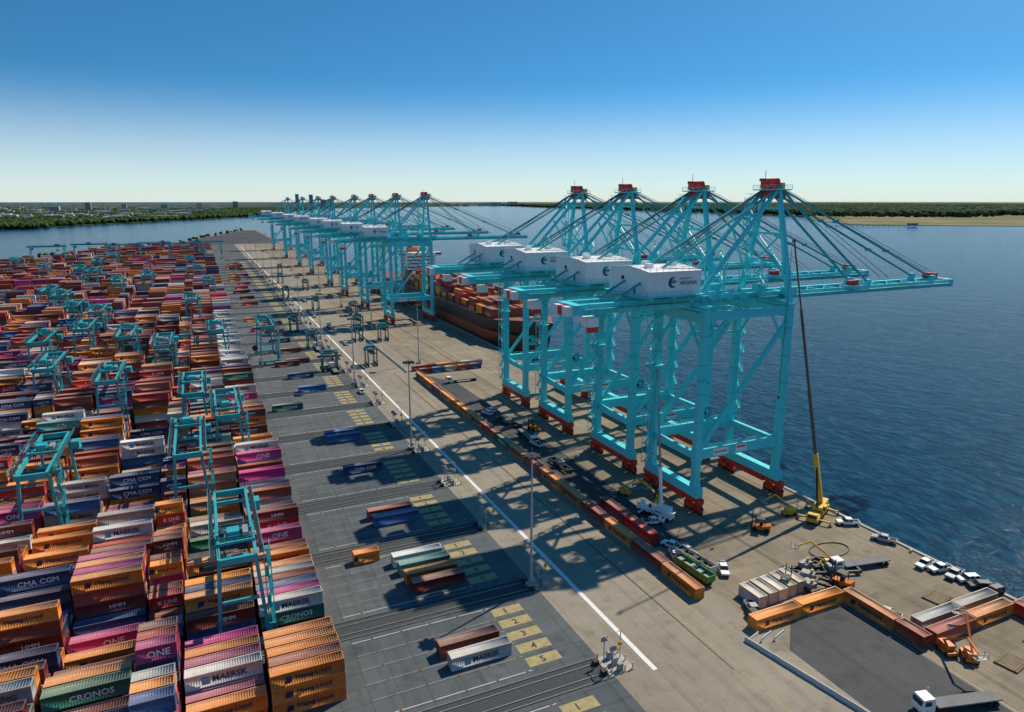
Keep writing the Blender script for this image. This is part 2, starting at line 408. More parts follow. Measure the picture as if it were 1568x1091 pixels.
for a in ((97.2,129.5,RD),(97.2,142.2,MA)): row('shipping_container',[(a[0],a[1],.03,40,True,a[2],0)])
for a in ((95.2,91.0,40,0,OR),(107.7,91.2,40,0,OR),(120.4,79.8,40,1,OR),(120.6,73.6,20,1,BR),(124,73.2,40,0,BR),(136.5,73.4,40,0,OR),
          (125,77,40,0,GY),(137.6,77.2,40,0,GY)): row('shipping_container',[(a[0],a[1],.05,a[2],bool(a[3]),a[4],a[4]==OR)])
for i in range(5): row('shipping_container',[(101.5+3.1*i,97+.25*i,.03,20,True,(.75,.68,.56),0)])
row('shipping_container',[(149.3,68,.03,20,True,RD,0)]); row('shipping_container',[(151,62,.03,40,True,BR,0)])

# ------------------------------------------------------------------ ship-to-shore crane
G = 29.5
def sts_mesh():
    b = B(); T,R,W,D,S,GL,NVY,YL = 0,1,2,3,4,5,6,7
    BE = 106
    for x in (0,G):
        b.box(x-1.1,x+1.1,-12.2,12.2,4.6,7.2,T)
        for ys in (-10,10):
            b.box(x-.7,x+.7,ys-3.4,ys+3.4,3.1,4.6,R)
            for yy in (ys-1.9,ys+1.9):
                b.prism([(yy-1.7,1.6),(yy+1.7,1.6),(yy+.7,3.1),(yy-.7,3.1)],.6,.6,R,x)
                for y2 in (yy-.95,yy+.95):
                    b.box(x-.5,x+.5,y2-.75,y2+.75,.75,1.7,R)
                    for y3 in (y2-.42,y2+.42): b.tube((x-.45,y3,.45),(x+.45,y3,.45),.42,D,10)
            b.box(x-1.6,x-.7,ys-1.2,ys+1.2,1.5,2.8,R)
            b.box(x-1.0,x+1.0,ys-.85,ys+.85,7.2,56.5,T)
            b.box(x-1.12,x+1.12,ys-.97,ys+.97,7.2,8.4,T); b.box(x-1.12,x+1.12,ys-.97,ys+.97,14.6,18.8,T)
            for zz in (26,34,42,50): b.box(x-1.04,x+1.04,ys-.89,ys+.89,zz,zz+.18,S)
        for sg in (-1,1): b.box(x-.4,x+.4,sg*12.8-.6,sg*12.8+.6,1.2,2.4,R); b.tube((x,sg*13.4,2),(x,sg*14,2),.3,D,8)
        b.box(x-.9,x+.9,-6.5,6.5,2.6,4.5,R)
        b.box(x-.7,x+.7,-9.1,9.1,53.2,56,T)
        b.box(x-.6,x+.6,-9.1,9.1,15.2,17.2,T)
        for sg in (-1,1): b.beam((x,sg*9.2,45),(x,sg*3.5,53.3),.6,.6,T)
    for ys in (-10,10):
        b.box(1.0,G-1.0,ys-.75,ys+.75,15.3,18.2,T)
        b.box(1.0,G-1.0,ys-.6,ys+.6,54,56.3,T)
        b.beam((1.0,ys,18.6),(G-.9,ys,51.5),1.05,1.05,T)
        b.beam((.4,ys,47),(7.5,ys,54.2),.7,.7,T)
        b.rail((1.2,ys-.7,18.2),(G-1.2,ys-.7,18.2),T)
        b.rail((1.2,ys-.6,56.3),(G-1.2,ys-.6,56.3),T)
        b.box(-2.2,1.2,ys-2.1,ys+2.1,38,38.12,T)
    b.box(5,10.5,-10.82,-10.78,15.7,17.8,W); b.box(13,17,-10.82,-10.78,15.7,17.8,W)
    b.box(13.4,16.6,-10.85,-10.83,16.9,17.4,R); b.box(5.5,10,-10.85,-10.83,16.6,16.9,NVY)
    b.stairs(-2.1,10,7.2,57,T,1.7,3.0,3.0,.16)
    b.box(-1.4,-1.0,8.6,11.4,20,20.2,T)
    b.stairs(G+2.0,10,18,57,T,1.2,2.4,3.,.12)
    b.tube((3.4,-9.2,28.4),(3.4,-8.8,28.4),1.7,S,20); b.tube((3.4,-9.3,28.4),(3.4,-8.7,28.4),.5,T,10); b.box(.9,3.4,-9.2,-8.8,27.8,28.6,T); b.box(2.2,5.4,-10.2,-8,26.3,26.5,T)
    for sg in (-1,1):
        y = sg*3.6
        b.box(-34,32,y-.65,y+.65,57.0,59.7,T)
        b.box(32.5,BE,y-.55,y+.55,57.3,59.4,T)
        ya,yb = (y+.66,y+2.0) if sg>0 else (y-2.0,y-.66)
        b.box(-34,BE-1,ya,yb,58.5,58.58,S)
        b.rail((-34,sg*5.6,58.58),(BE-1,sg*5.6,58.58),T,1.15,3.,.09)
        b.tube((32.3,y-.9,58.4),(32.3,y+.9,58.4),1.2,S,12)
        for xx in range(-30,BE-2,6): b.beam((xx,sg*4.3,57.2),(xx,sg*5.6,58.5),.15,.15,T)
        for xx in range(-32,30,5): b.box(xx-.06,xx+.06,y-.68,y+.68,56.98,59.72,S)
    for xx in list(range(-33,32,9))+list(range(36,BE+1,7)): b.box(xx-.3,xx+.3,-3.04,3.04,57.8,59.1,T)
    for xx in range(36,98,7):
        b.beam((xx,-3,59.0),(xx+7,3,59.0),.22,.22,T)
    b.box(-36.4,-34,-4.6,4.6,57,59.6,T); b.box(-38.2,-36.4,-3.5,-1.2,56.8,59.2,W); b.box(-38.2,-36.4,-1.2,1.2,56.8,59.2,R); b.box(-38.2,-36.4,1.2,3.5,56.8,59.2,W)
    b.box(BE+.3,BE+1.5,-4.6,4.6,57.2,59.6,T); b.box(BE+1.5,BE+3.5,-2.2,-.2,57.2,59.5,W); b.box(BE+1.5,BE+3.5,-.2,2.2,57.2,59.5,R); b.rail((BE-3,-4.4,59.7),(BE+2,-4.4,59.7),T); b.box(BE-5,BE-3,-2,2,59.7,61.6,R)
    b.box(-33,-30,-5.5,-2,54,56.4,W); b.box(-33,-30,-5.5,-4.6,52.6,54,R)
    b.box(60,63,-4.4,-2.4,59.8,61.2,R); b.box(63,65,-4.4,-2.4,59.8,61.4,W)
    for x in (0,G): b.box(x-1.1,x+1.1,-11,11,56.35,57.0,T)
    for sg in (-1,1):
        b.beam((G,sg*10,56.3),(G,sg*2.6,88.3),1.3,1.5,T,1.0)
        b.beam((G-1,sg*2.6,87.6),(1.5,sg*4.4,59.9),.9,.9,T)
        b.beam((G-10.2,sg*3.4,76.8),(G-.2,sg*8.2,64),.5,.5,T)
        b.beam((G-19,sg*4.,67.6),(G-18.6,sg*3.8,59.9),.45,.45,T)
        for xe,w in ((BE-8,.40),(68,.40)):
            for dy in (-.32,.32): b.beam((G+.6,sg*2.4+dy,88.4),(xe,sg*3.6+dy,60.3),w*.75,w*.75,S)
            b.box(xe-.8,xe+.8,sg*3.6-.7,sg*3.6+.7,59.4,61.2,T)
        for t in (.33,.66):
            p = Vector((G+.6,sg*2.4,88.4)).lerp(Vector((BE-8,sg*3.6,60.3)),t); b.tube(p-Vector((0,.8,0)),p+Vector((0,.8,0)),.5,S,8)
        b.beam((G-.6,sg*2.4,88.2),(-24,sg*3.6,60.2),.45,.45,S); b.beam((G-.6,sg*2.9,88.2),(-24,sg*4.1,60.2),.3,.3,S)
        b.tube((G,sg*1.,89.6),(80,sg*1.6,61),.09,D,5); b.tube((G,sg*1.,89.6),(-6,sg*1.2,69),.09,D,5); b.tube((G,sg*.6,89.6),(-8,sg*.8,69),.09,D,5)
        b.tube((G,sg*.6,89.9),(BE-3,sg*1.2,61.2),.08,D,5)
    for z,hw in ((67,7.5),(76,5.4),(83,3.9)): b.box(G-.4,G+.4,-hw,hw,z-.4,z+.3,T); b.rail((G-1.2,-hw,z+.4),(G-1.2,hw,z+.4),T)
    b.beam((G,-8,65),(G,4.8,76),.4,.4,T); b.beam((G,8,65),(G,-4.8,76),.4,.4,T)
    b.box(G-3.2,G+3.2,-4.2,4.2,87.9,88.2,T); b.rail((G-3.2,-4.2,88.2),(G+3.2,-4.2,88.2),T); b.rail((G-3.2,4.2,88.2),(G+3.2,4.2,88.2),T); b.rail((G-3.2,-4.2,88.2),(G-3.2,4.2,88.2),T); b.rail((G+3.2,-4.2,88.2),(G+3.2,4.2,88.2),T)
    b.prism([(-3.2,85.6),(3.2,85.6),(2.2,89.9),(-2.2,89.9)],2.3,1.0,R,G)
    for y in (-1.6,-.5,.6,1.7): b.tube((G,y-.2,90.2),(G,y+.2,90.2),1.0,R,12)
    b.box(G-2.4,G+2.4,2.4,2.8,90.4,91.2,R); b.tube((G-1,2,90),(G-1,2,93.4),.08,D,5); b.box(G-3.2,G-2.2,-1.4,1.4,88.4,90.6,R); b.box(G+2.4,G+3.6,-1,2,88.4,90,YL)
    b.stairs(G-4.2,3.8,60,86,T,1.6,2.6,3.,.15)
    b.stairs(G-7,-5.5,59,68,T,2.2,3.0,3.,.15); b.box(G-10,G-4,-7,-4.2,68,68.15,T); b.rail((G-10,-7,68.1),(G-4,-7,68.1),T)
    b.stairs(G-12,5.5,59,71,T,2.2,3.0,3.,.15)
    b.box(G-9,G-6,-6.6,-4.4,60,62.5,T); b.box(G+1.6,G+5.5,-7,-4.6,58.7,61,T); b.box(G-16,G-12,4.4,7.2,59,61.5,T)
    for x in (6,11,16): b.box(x-.9,x+.9,-6.6,-4.6,58.7,60.4,T)
    b.rail((G-2,-11,57.0),(G-2,11,57.0),T); b.rail((G+2,-11,57.0),(G+2,11,57.0),T)
    hx0,hx1,hy0,hy1 = -16.5,-.2,-7.6,11
    for x in (hx0+1,(hx0+hx1)/2,hx1-1): b.box(x-.4,x+.4,hy0,hy1,59.9,60.9,T)
    b.box(hx0-1.2,hx1+1.2,hy0-1.1,hy1+1.1,60.9,61.1,T)
    b.box(hx0,hx1,hy0,hy1,61.1,67.3,W)
    b.prism([(hy0-.2,67.3),(hy1+.2,67.3),(1.7,68.3)],8.3,8.3,W,(hx0+hx1)/2)
    for x in np.arange(hx0+1,hx1,1.6): b.box(x-.05,x+.05,hy0-.04,hy0-.001,61.2,67.2,W)
    for y in np.arange(hy0+1,hy1,1.6): b.box(hx0-.04,hx0-.001,y-.05,y+.05,61.2,67.2,W)
    b.rail((hx0-1.1,hy0-1,61.1),(hx1+1.1,hy0-1,61.1),T); b.rail((hx0-1.1,hy0-1,61.1),(hx0-1.1,hy1+1,61.1),T)
    b.rail((hx0,hy0,67.4),(hx1,hy0,67.4),W,1.,2.); b.rail((hx0,hy0,67.4),(hx0,hy1,67.4),W,1.,2.)
    for (x,y) in ((-13,-2),(-9,5),(-4,0)): b.box(x-.9,x+.9,y-.9,y+.9,67.6,69,W)
    b.box(hx0-.07,hx0-.05,-1.5,-.5,61.2,63.3,GL); b.box(hx0-.09,hx0-.05,4,5.2,64.4,65.4,GL)
    cx,cz = hx0+7.2,64.4; n = 20
    def emblem(f,r):
        vs=[];fs=[]
        for i in range(n+1):
            t = math.radians(60+250*i/n); w = .1+.6*math.sin(math.pi*i/n)
            for rr in (1,1-w): vs.append(f(r*rr*math.cos(t),r*rr*math.sin(t)))
        for i in range(n): fs.append((2*i,2*i+1,2*i+3,2*i+2))
        b.add(vs,fs,NVY)
        vs=[f(r*.62*math.cos(2*math.pi*i/12)+r*.2,r*.35*math.sin(2*math.pi*i/12)+r*.15) for i in range(12)]; b.add(vs,[tuple(range(12))],S)
    emblem(lambda u,v:(cx+u,hy0-.06,cz+v),1.4)
    for txt,u0,z0,h in (('THE PORT OF',2.1,65.1,.45),('VIRGINIA',2.1,63.7,1.0)):
        tv,tt = text_tpl(txt)
        b.add([(cx+u0+p[0]*h,hy0-.06,z0+p[1]*h) for p in tv],[tuple(t) for t in tt],NVY)
    b.box(8,15,-3.0,3.0,55.4,56.3,T); b.box(15.2,18,-1.4,1.4,51.8,55,W); b.box(17.95,18.1,-1.2,1.2,52.2,54.6,GL); b.box(15.5,17.9,-1.46,-1.42,52.6,54.4,GL)
    for x in (9,14):
        for y in (-2,2): b.tube((x,y,50),(x,y,55.2),.07,D,5)
    b.box(8.2,14.8,-2.4,2.4,49,50,T); b.box(5.5,17.5,-1.1,1.1,48,48.6,T)
    return b.mesh('gantry_crane',[TURQ,RED,WHITE,DARK,TURQ2,GLASS,NAVY,YEL])
STS = sts_mesh()
for Y in (151,183,224,261,480,559,645,724,850,960,1110,1300): put(STS,'gantry_crane',(119.6,Y,0.03))

# ------------------------------------------------------------------ yard stacking crane
RT = mat('yard_crane_paint', (.035,.42,.48), .5, var=.3, scale=.3)
def rmg_mesh(tp, nm='yard_crane'):
    b = B(); T,D,W,GL,R,GR = 0,1,2,3,4,5
    for ye in (1.5,29.5):
        b.box(-5.6,5.6,ye-.4,ye+.4,1.3,2.1,T)
        for x in (-4.8,-2.6,2.6,4.8): b.tube((x,ye-.3,.65),(x,ye+.3,.65),.42,D,10); b.box(x-.7,x+.7,ye-.35,ye+.35,.7,1.5,T)
        for sg in (-1,1): b.beam((sg*4.4,ye,2.1),(sg*3.2,ye,19.6),.6,.7,T)
        b.box(-3.2,3.2,ye-.25,ye+.25,10.7,11.3,T); b.box(-3.4,3.4,ye-.3,ye+.3,18.9,19.7,T)
    for sg in (-1,1):
        b.box(sg*3.2-.27,sg*3.2+.27,-1.0,32,20.0,21.3,T)
        b.box(sg*4.2-.35,sg*4.2+.35,-1,32,21.2,21.26,D); b.rail((sg*4.6,-1,21.2),(sg*4.6,32,21.2),T,1.1,2.2,.07)
        for y in range(0,32,4): b.beam((sg*3.6,y,20.4),(sg*4.6,y,21.2),.1,.1,T)
    b.box(-3.2,3.2,-1.2,-.5,19.9,21.2,T); b.box(-3.2,3.2,31.5,32.2,19.9,21.2,T)
    b.stairs(5.2,1.6,2.4,21,T,1.1,2.0,3,.09)
    b.box(4.0,5.9,27.5,30.6,17.3,19.3,T); b.box(3.8,6.1,27.3,30.8,17.1,17.2,T)
    y=tp
    for yy in (y-2.6,y+2.6): b.box(-3.5,3.5,yy-.25,yy+.25,21.4,21.9,T)
    for xx in (-3.2,3.2): b.box(xx-.25,xx+.25,y-2.35,y+2.35,21.4,21.9,T)
    b.box(-1.4,.8,y-1.5,y+.9,22.0,23.3,T); b.box(1.4,2.4,y-1.7,y+1.7,22.0,22.9,GR); b.tube((-2.4,y-1.1,22.7),(-2.4,y+1.1,22.7),.5,D,10)
    b.box(-1.7,2.7,y-2.,y+2.,21.85,22.0,D)
    for a,c in (((-3.5,y-2.8,21.9),(3.5,y-2.8,21.9)),((-3.5,y+2.8,21.9),(3.5,y+2.8,21.9)),((-3.5,y-2.8,21.9),(-3.5,y+2.8,21.9)),((3.5,y-2.8,21.9),(3.5,y+2.8,21.9))): b.rail(a,c,T,1.1,1.5,.08)
    b.box(-2.3,2.3,y-1,y+1,16.8,17.3,T); b.box(-6.1,6.1,y-.9,y+.9,15.8,16.2,R)
    for x in (-2,2):
        for yy in (-.8,.8): b.tube((x,y+yy,17.3),(x*1.3,y+yy*1.5,21.6),.07,D,5)
    b.tube((-5.2,28.6,4),(-5.2,29.3,4),1.6,D,16)
    b.box(-5.4,-4.3,.8,2.2,2.3,4.6,W)
    b.tube((3.2,31,21.3),(3.2,31,24.3),.07,D,5); b.tube((-3.2,0,21.3),(-3.2,0,24.3),.07,D,5)
    return b.mesh(nm,[RT,DARK,WHITE,GLASS,DARK,GREY])
RM = [rmg_mesh(7),rmg_mesh(16),rmg_mesh(25)]
rp = [(1,1),(3,-42),(3,-8),(4,3),(6,-36),(9,-38),(8,-20),(5,-7),(9,28)]
for k in range(7,30):
    if k%4==1: rp.append((k,rng.uniform(-20,10)))
    if k%3!=2: rp.append((k,rng.uniform(-.21*(94+31*k),-40)))
for i,(k,x) in enumerate(rp): put(RM[i%3],'yard_crane',(x,94.5+31*k,.1))
for i,x in enumerate((-165,-120,-75,-40,0,30)): put(RM[i%3],'yard_crane',(x,1090+(i%2)*30,.1),math.pi/2,(1.2,1.35,1.25))

# ------------------------------------------------------------------ light masts
b = B(); b.box(-1,1,-1,1,0,1.1,2); b.tube((0,0,1),(0,0,32),.34,0,10,.17); b.tube((0,0,31.3),(0,0,31.6),1.6,1,12)
for i in range(8):
    a=i*math.pi/4; b.box(1.7*math.cos(a)-.3,1.7*math.cos(a)+.3,1.7*math.sin(a)-.3,1.7*math.sin(a)+.3,31.0,31.5,1)
b.tube((0,0,32),(0,0,33.4),.05,0,5); b.box(.3,.9,-.3,.3,1.1,2.3,0)
me=b.mesh('light_mast',[SILVER,DARK,CONC])
for i in range(11): put(me,'light_mast',(61,124.6+96.3*i,.03))
for i in range(9): put(me,'light_mast',(101,345+110*i,.03))

# ------------------------------------------------------------------ vehicles
def wheels(b,ys,x,r,mi,w=.3):
    for y in ys:
        for sg in (-1,1): b.tube((sg*x-w/2,y,r),(sg*x+w/2,y,r),r,mi,12)
def pickup(paint):
    b=B(); b.prism([(-2.9,.5),(2.85,.45),(2.98,.7),(2.9,1.05),(1.6,1.2),(-2.9,1.22)],.98,.95,0)
    b.prism([(-.95,1.2),(1.5,1.2),(.75,1.86),(-.75,1.86)],.93,.74,1); b.box(-.76,.76,-.8,.78,1.84,1.92,0)
    for y in (-.9,.1): b.box(-.93,-.74,y-.06,y+.06,1.2,1.85,0); b.box(.74,.93,y-.06,y+.06,1.2,1.85,0)
    b.box(-.8,.8,-2.75,-1.1,1.222,1.23,2); wheels(b,(-1.8,1.85),.86,.4,2); b.box(-.8,.8,2.95,3.02,.5,.7,2)
    return b.mesh('pickup_truck',[paint,GLASS,RUBBER])
def van(paint):
    b=B(); b.prism([(-2.4,.45),(2.4,.45),(2.5,.8),(2.35,1.05),(1.4,1.2),(-2.4,1.2)],.95,.93,0)
    b.prism([(-2.38,1.2),(1.4,1.2),(.6,1.75),(-2.1,1.78)],.92,.76,1); b.box(-.77,.77,-2.05,.6,1.74,1.82,0)
    for y in (-2.1,-.9,.3): b.box(-.93,-.77,y-.07,y+.07,1.2,1.78,0); b.box(.77,.93,y-.07,y+.07,1.2,1.78,0)
    wheels(b,(-1.5,1.55),.85,.37,2); return b.mesh('parked_car',[paint,GLASS,RUBBER])
PW_,PG,VD,VR = pickup(WHITE),pickup(SILVER),van(DARK),van(WHITE)
def at(me,nm,x,y,a=0): put(me,nm,(x,y,.04),math.radians(a))
for x,y,a,m in ((104.5,139,-100,0),(98.6,121.5,160,0),(101,126,20,0),(102.5,122.6,10,0),(105,112,150,0),(152,117,60,0),(152.5,106.5,30,1),(150.5,94,95,0),(151.8,91.2,80,0),
                (152.4,88.2,100,1),(153,85.5,70,3),(152.6,82.6,60,2),(153.2,80,85,2),(99.5,96.5,160,1),(98,93.9,170,2),(124,84,30,1),(102.5,206,12,0),
                (60.5,300,0,0),(75,410,0,0),(73,520,0,3),(100.5,247,20,3),(103.2,250,15,3)):
    me_=(PW_,PG,VD,VR)[m]; at(me_,'pickup_truck' if m<2 else 'parked_car',x,y,a)
def semi(loadcol):
    b=B(); b.box(-.5,.5,-6.6,9,.85,1.15,2)
    b.prism([(6.4,.7),(9,.7),(9.1,1.6),(8.7,3.1),(6.6,3.2),(6.4,2.6)],1.2,1.15,0); b.box(-1.05,1.05,8.86,9.02,1.9,2.8,1)
    b.box(-1.22,-1.15,7.2,8.4,1.9,2.7,1); b.box(1.15,1.22,7.2,8.4,1.9,2.7,1); wheels(b,(-5.6,-4.3,4.4,7.9),1.05,.5,2,.5); b.box(-1.2,1.2,-6.6,5.6,1.15,1.4,3); b.tube((1.1,6.2,1),(1.1,6.2,3.6),.1,4,6)
    return b.mesh('semi_truck',[WHITE,GLASS,RUBBER,loadcol,SILVER])
SEMI=semi(DGREY)
for x,y,a in ((103,215,175),(112.5,60.5,75),(56.5,345,0),(57,402,0),(76,470,0),(110,300,90),(78,610,0),(137,100,80)): at(SEMI,'semi_truck',x,y,a)
b=B()
b.box(-1.25,1.25,-5.5,5.5,1.1,1.3,0)
for sx in (-1.25,1.25): b.beam((sx,-5.5,2),(sx,5.5,2),.12,1.5,0)
for i in range(9): b.box(-1.35,-1.3,-5.3+i*1.3,-5.2+i*1.3,1.2,2.75,1); b.box(1.3,1.35,-5.3+i*1.3,-5.2+i*1.3,1.2,2.75,1)
b.box(-1.2,1.2,-5.6,-5.45,1.2,2.7,0); b.box(-1.2,1.2,5.45,5.6,1.2,2.7,1)
for i in range(5): b.box(-1.1,1.1,-4.6+i*2.1,-3.2+i*2.1,1.3,1.9+.25*(i%3),2)
wheels(b,(-4.4,-3.2),1.0,.5,3,.5); b.box(-.9,-.7,3.6,3.8,0,1.1,3); b.box(.7,.9,3.6,3.8,0,1.1,3)
me=b.mesh('open_trailer',[GREEN,DARK,CONC,RUBBER]); mew=me.copy(); mew.materials[0]=CREAM; mew.materials[2]=DARK
for x,y,a,m_ in ((97.6,113.5,4,me),(100.6,116.5,6,mew)): at(m_,'open_trailer',x,y,a)
b=B(); b.prism([(-1.9,.5),(1.5,.5),(1.5,1.1),(-.6,1.3),(-1.9,1.7)],.8,.75,0); wheels(b,(-1.2,1.1),.75,.5,1,.4)
for sx in (-.65,.65):
    b.beam((sx,-.8,1.4),(sx,-.6,2.7),.1,.1,2); b.beam((sx,1.2,1.0),(sx,.7,2.7),.1,.1,2); b.beam((sx*.7,1.75,.2),(sx*.7,1.7,4.2),.16,.16,2); b.box(sx*.6-.1,sx*.6+.1,1.8,3.2,.3,.38,2)
b.box(-.75,.75,-.7,.8,2.7,2.8,2); b.box(-.35,.35,-.4,.2,1.2,1.9,1); b.box(-.6,.6,1.68,1.8,.8,1.3,2)
me=b.mesh('forklift',[ORANGE,RUBBER,DARK])
for x,y,a in ((128,124,40),(112,100,-60),(109,222,10),(125,96,10)): put(me,'forklift',(x,y,.04),math.radians(a),(1.3,1.3,1.3))
b=B(); b.box(-1.1,1.1,-1.8,1.8,.5,1.1,0); wheels(b,(-1.3,1.3),1.0,.5,1,.4); b.box(-.8,.8,-1.6,1.0,1.1,2.1,0)
b.beam((0,-1.2,2.0),(.2,4.6,6.5),.35,.35,0); b.beam((.2,4.6,6.5),(.2,7.8,5.2),.28,.28,0)
b.box(-.9,1.3,7.6,8.6,4.6,4.7,2); b.rail((-.9,7.6,4.7),(1.3,7.6,4.7),2); b.rail((-.9,8.6,4.7),(1.3,8.6,4.7),2)
me=b.mesh('boom_lift',[YEL,RUBBER,GREY]); me2=me.copy(); me2.materials[0]=ORANGE
for x,y,a,m in ((112,147,30,me),(108,158,200,me),(129,103,60,me),(126,68,-40,me2),(124,71.0,160,me2),(142,128,80,me)): put(m,'boom_lift',(x,y,.04),math.radians(a))
b=B()
for x in (-1.2,1.2): b.box(x-.25,x+.25,-6,6,.5,1.1,0)
for y in (-6,-2,2,6): b.box(-1.4,1.4,y-.25,y+.25,.3,1.2,0)
b.box(-1,1,-1.4,1.4,1.1,2.2,1); b.tube((0,-.8,2.2),(0,-.8,3.0),.35,2,8)
meS=b.mesh('lifting_spreader',[DARK,GREY,YEL])
for x,y,a in ((120,101,30),(123,104.5,100),(128,101,70),(101,185,0),(103,232,20),(117,98,0)): at(meS,'lifting_spreader',x,y,a)
b=B()
for i in range(7): b.box(-2.4+i*.8,-1.75+i*.8,-2,2,.0,.3,0)
for y in (-1.5,1.5): b.box(-2.4,3.0,y-.1,y+.1,.3,.42,0)
meP=b.mesh('timber_mats',[mat('timber',(.25,.19,.12),.9)])
for x,y,a in ((144,66,20),(138,60,0),(146,58,50),(132,64,10),(109,103,40),(140,84,10)): at(meP,'timber_mats',x,y,a)
b=B()
for i in range(40):
    a0,a1=i*math.pi/20,(i+1)*math.pi/20
    b.tube((3.6*math.cos(a0)*1.6,3.2*math.sin(a0),.12),(3.6*math.cos(a1)*1.6,3.2*math.sin(a1),.12),.14,0,6)
put(b.mesh('cable_coil',[DARK]),'cable_coil',(136,109,.02))
def mobile_crane(paint, L1, top, boomw, bcol):
    b=B(); b.prism([(-6.5,1.0),(6.3,1.0),(6.5,1.6),(6.3,1.9),(-6.5,1.9)],1.4,1.4,0)
    b.prism([(4.6,1.9),(6.4,1.9),(6.1,3.1),(4.8,3.2)],1.3,1.2,0); b.box(-1.1,1.1,6.25,6.42,2.1,2.9,1)
    wheels(b,(-5.4,-3.8,-.6,1.,3.2,4.8),1.25,.65,2,.5)
    for y in (-4.8,3.9):
        for sg in (-1,1): b.box(min(sg*1.2,sg*4.2),max(sg*1.2,sg*4.2),y-.2,y+.2,.9,1.3,0); b.tube((sg*4.2,y,.02),(sg*4.2,y,1.2),.15,2,6); b.tube((sg*4.2,y,.02),(sg*4.2,y,.15),.55,2,10)
    b.tube((0,-1.5,1.9),(0,-1.5,2.3),1.1,2,12); b.prism([(-5.6,2.3),(.6,2.3),(.6,3.2),(-3.2,3.9),(-5.6,3.9)],1.35,1.25,0)
    b.box(-2.1,-1.35,-.8,1.2,2.3,4.1,0); b.box(-2.13,-1.45,.2,1.22,2.9,3.9,1)
    p=Vector((0,-2.2,3.4)); q=Vector(top); d=(q-p)
    m=p+d*L1; b.beam(p,m,boomw*1.6,boomw*1.9,0); b.beam(m,p+d*(L1+.25),boomw*1.15,boomw*1.35,3); b.beam(p+d*(L1+.25),p+d*.75,boomw*.9,boomw*1.05,3); b.beam(p+d*.75,q,boomw*.5,boomw*.6,3)
    b.beam((0,1.2,3),p+d*(L1*.8),.4,.4,2)
    b.box(q.x-.35,q.x+.35,q.y-.5,q.y+.5,q.z-.4,q.z+.5,3)
    b.tube(q+Vector((.3,.5,0)),(q.x+.3,q.y+.5,q.z*.45),.06,2,5); b.box(q.x,q.x+.6,q.y+.2,q.y+.8,q.z*.45-1,q.z*.45,3)
    return b.mesh('mobile_crane',[paint,GLASS,RUBBER,bcol])
def loc_of(base,tip,a):
    d=Vector((tip[0]-base[0],tip[1]-base[1])); c,s=math.cos(-a),math.sin(-a); return (d.x*c-d.y*s,d.x*s+d.y*c,tip[2])
BOOM = mat('boom_grey_paint', (.09,.09,.095), .5)
a=math.radians(118); put(mobile_crane(YEL,.2,loc_of((148,123.5),(139.4,132.2,75),a),.62,BOOM),'mobile_crane',(148,123.5,.04),a)
a=math.radians(20); put(mobile_crane(WHITE,.3,loc_of((107.8,142.6),(107,144,41),a),.45,GREY),'mobile_crane',(107.8,142.6,.04),a,(.85,.85,1))
b=B()
for sx in (-2.3,2.3):
    b.box(sx-.35,sx+.35,-4.6,4.6,1.2,1.9,0)
    for y in (-3.8,-1.3,1.3,3.8): b.tube((sx-.3,y,.75),(sx+.3,y,.75),.75,1,12)
    for y in (-3.6,3.6): b.beam((sx,y,1.8),(sx,y,9.2),.6,.6,0)
    b.box(sx-.35,sx+.35,-4.4,4.4,8.9,9.7,0)
for y in (-3.6,3.6): b.box(-2.3,2.3,y-.35,y+.35,9.0,9.6,0)
b.box(-2,2,-1.6,1.6,9.6,10.8,0); b.box(-2.9,-1.3,3.9,5.6,7.0,9.0,3); b.box(-2.95,-1.25,4.1,5.65,7.6,8.7,2); b.box(-1.25,1.25,-6,6,7.0,7.5,4)
for y in (-4.6,4.6): b.rail((-2.6,y,9.7),(2.6,y,9.7),0)
me=b.mesh('straddle_carrier',[mat('carrier_paint',(.03,.20,.22),.5),RUBBER,GLASS,WHITE,DARK])
for x,y,a in ((77,352,0),(84,420,5),(92,455,0),(99,415,0),(55,350,90),(55,410,0),(80,560,0),(66,640,0),(90,690,0),(74,760,0),(102,520,0),(52,470,0),(85,870,0)): put(me,'straddle_carrier',(x,y,.05),math.radians(a),(1.0,1.0,1.0))
b=B()
prof=[(-.3,0),(.3,0),(.12,.5),(.09,.9),(-.09,.9),(-.12,.5)]
b.add([(x,-1.9,z) for x,z in prof]+[(x,1.9,z) for x,z in prof],[tuple(range(6)),tuple(range(11,5,-1))]+[(i,6+i,6+(i+1)%6,(i+1)%6) for i in range(6)],0)
meb=b.mesh('concrete_barrier',[mat('barrier_concrete',(.66,.64,.6),.8)])
for i in range(12):
    t=i/11; put(meb,'concrete_barrier',(91.6+(99-91.6)*t,88-(88-52)*t*1.15,.04),math.radians(11.5))
for i in range(3): put(meb,'concrete_barrier',(93+i*2.6,89.5-i*.8,.04),math.radians(107))
for i in range(30): put(meb,'concrete_barrier',(89.6,330+4.5*i,.04),0)
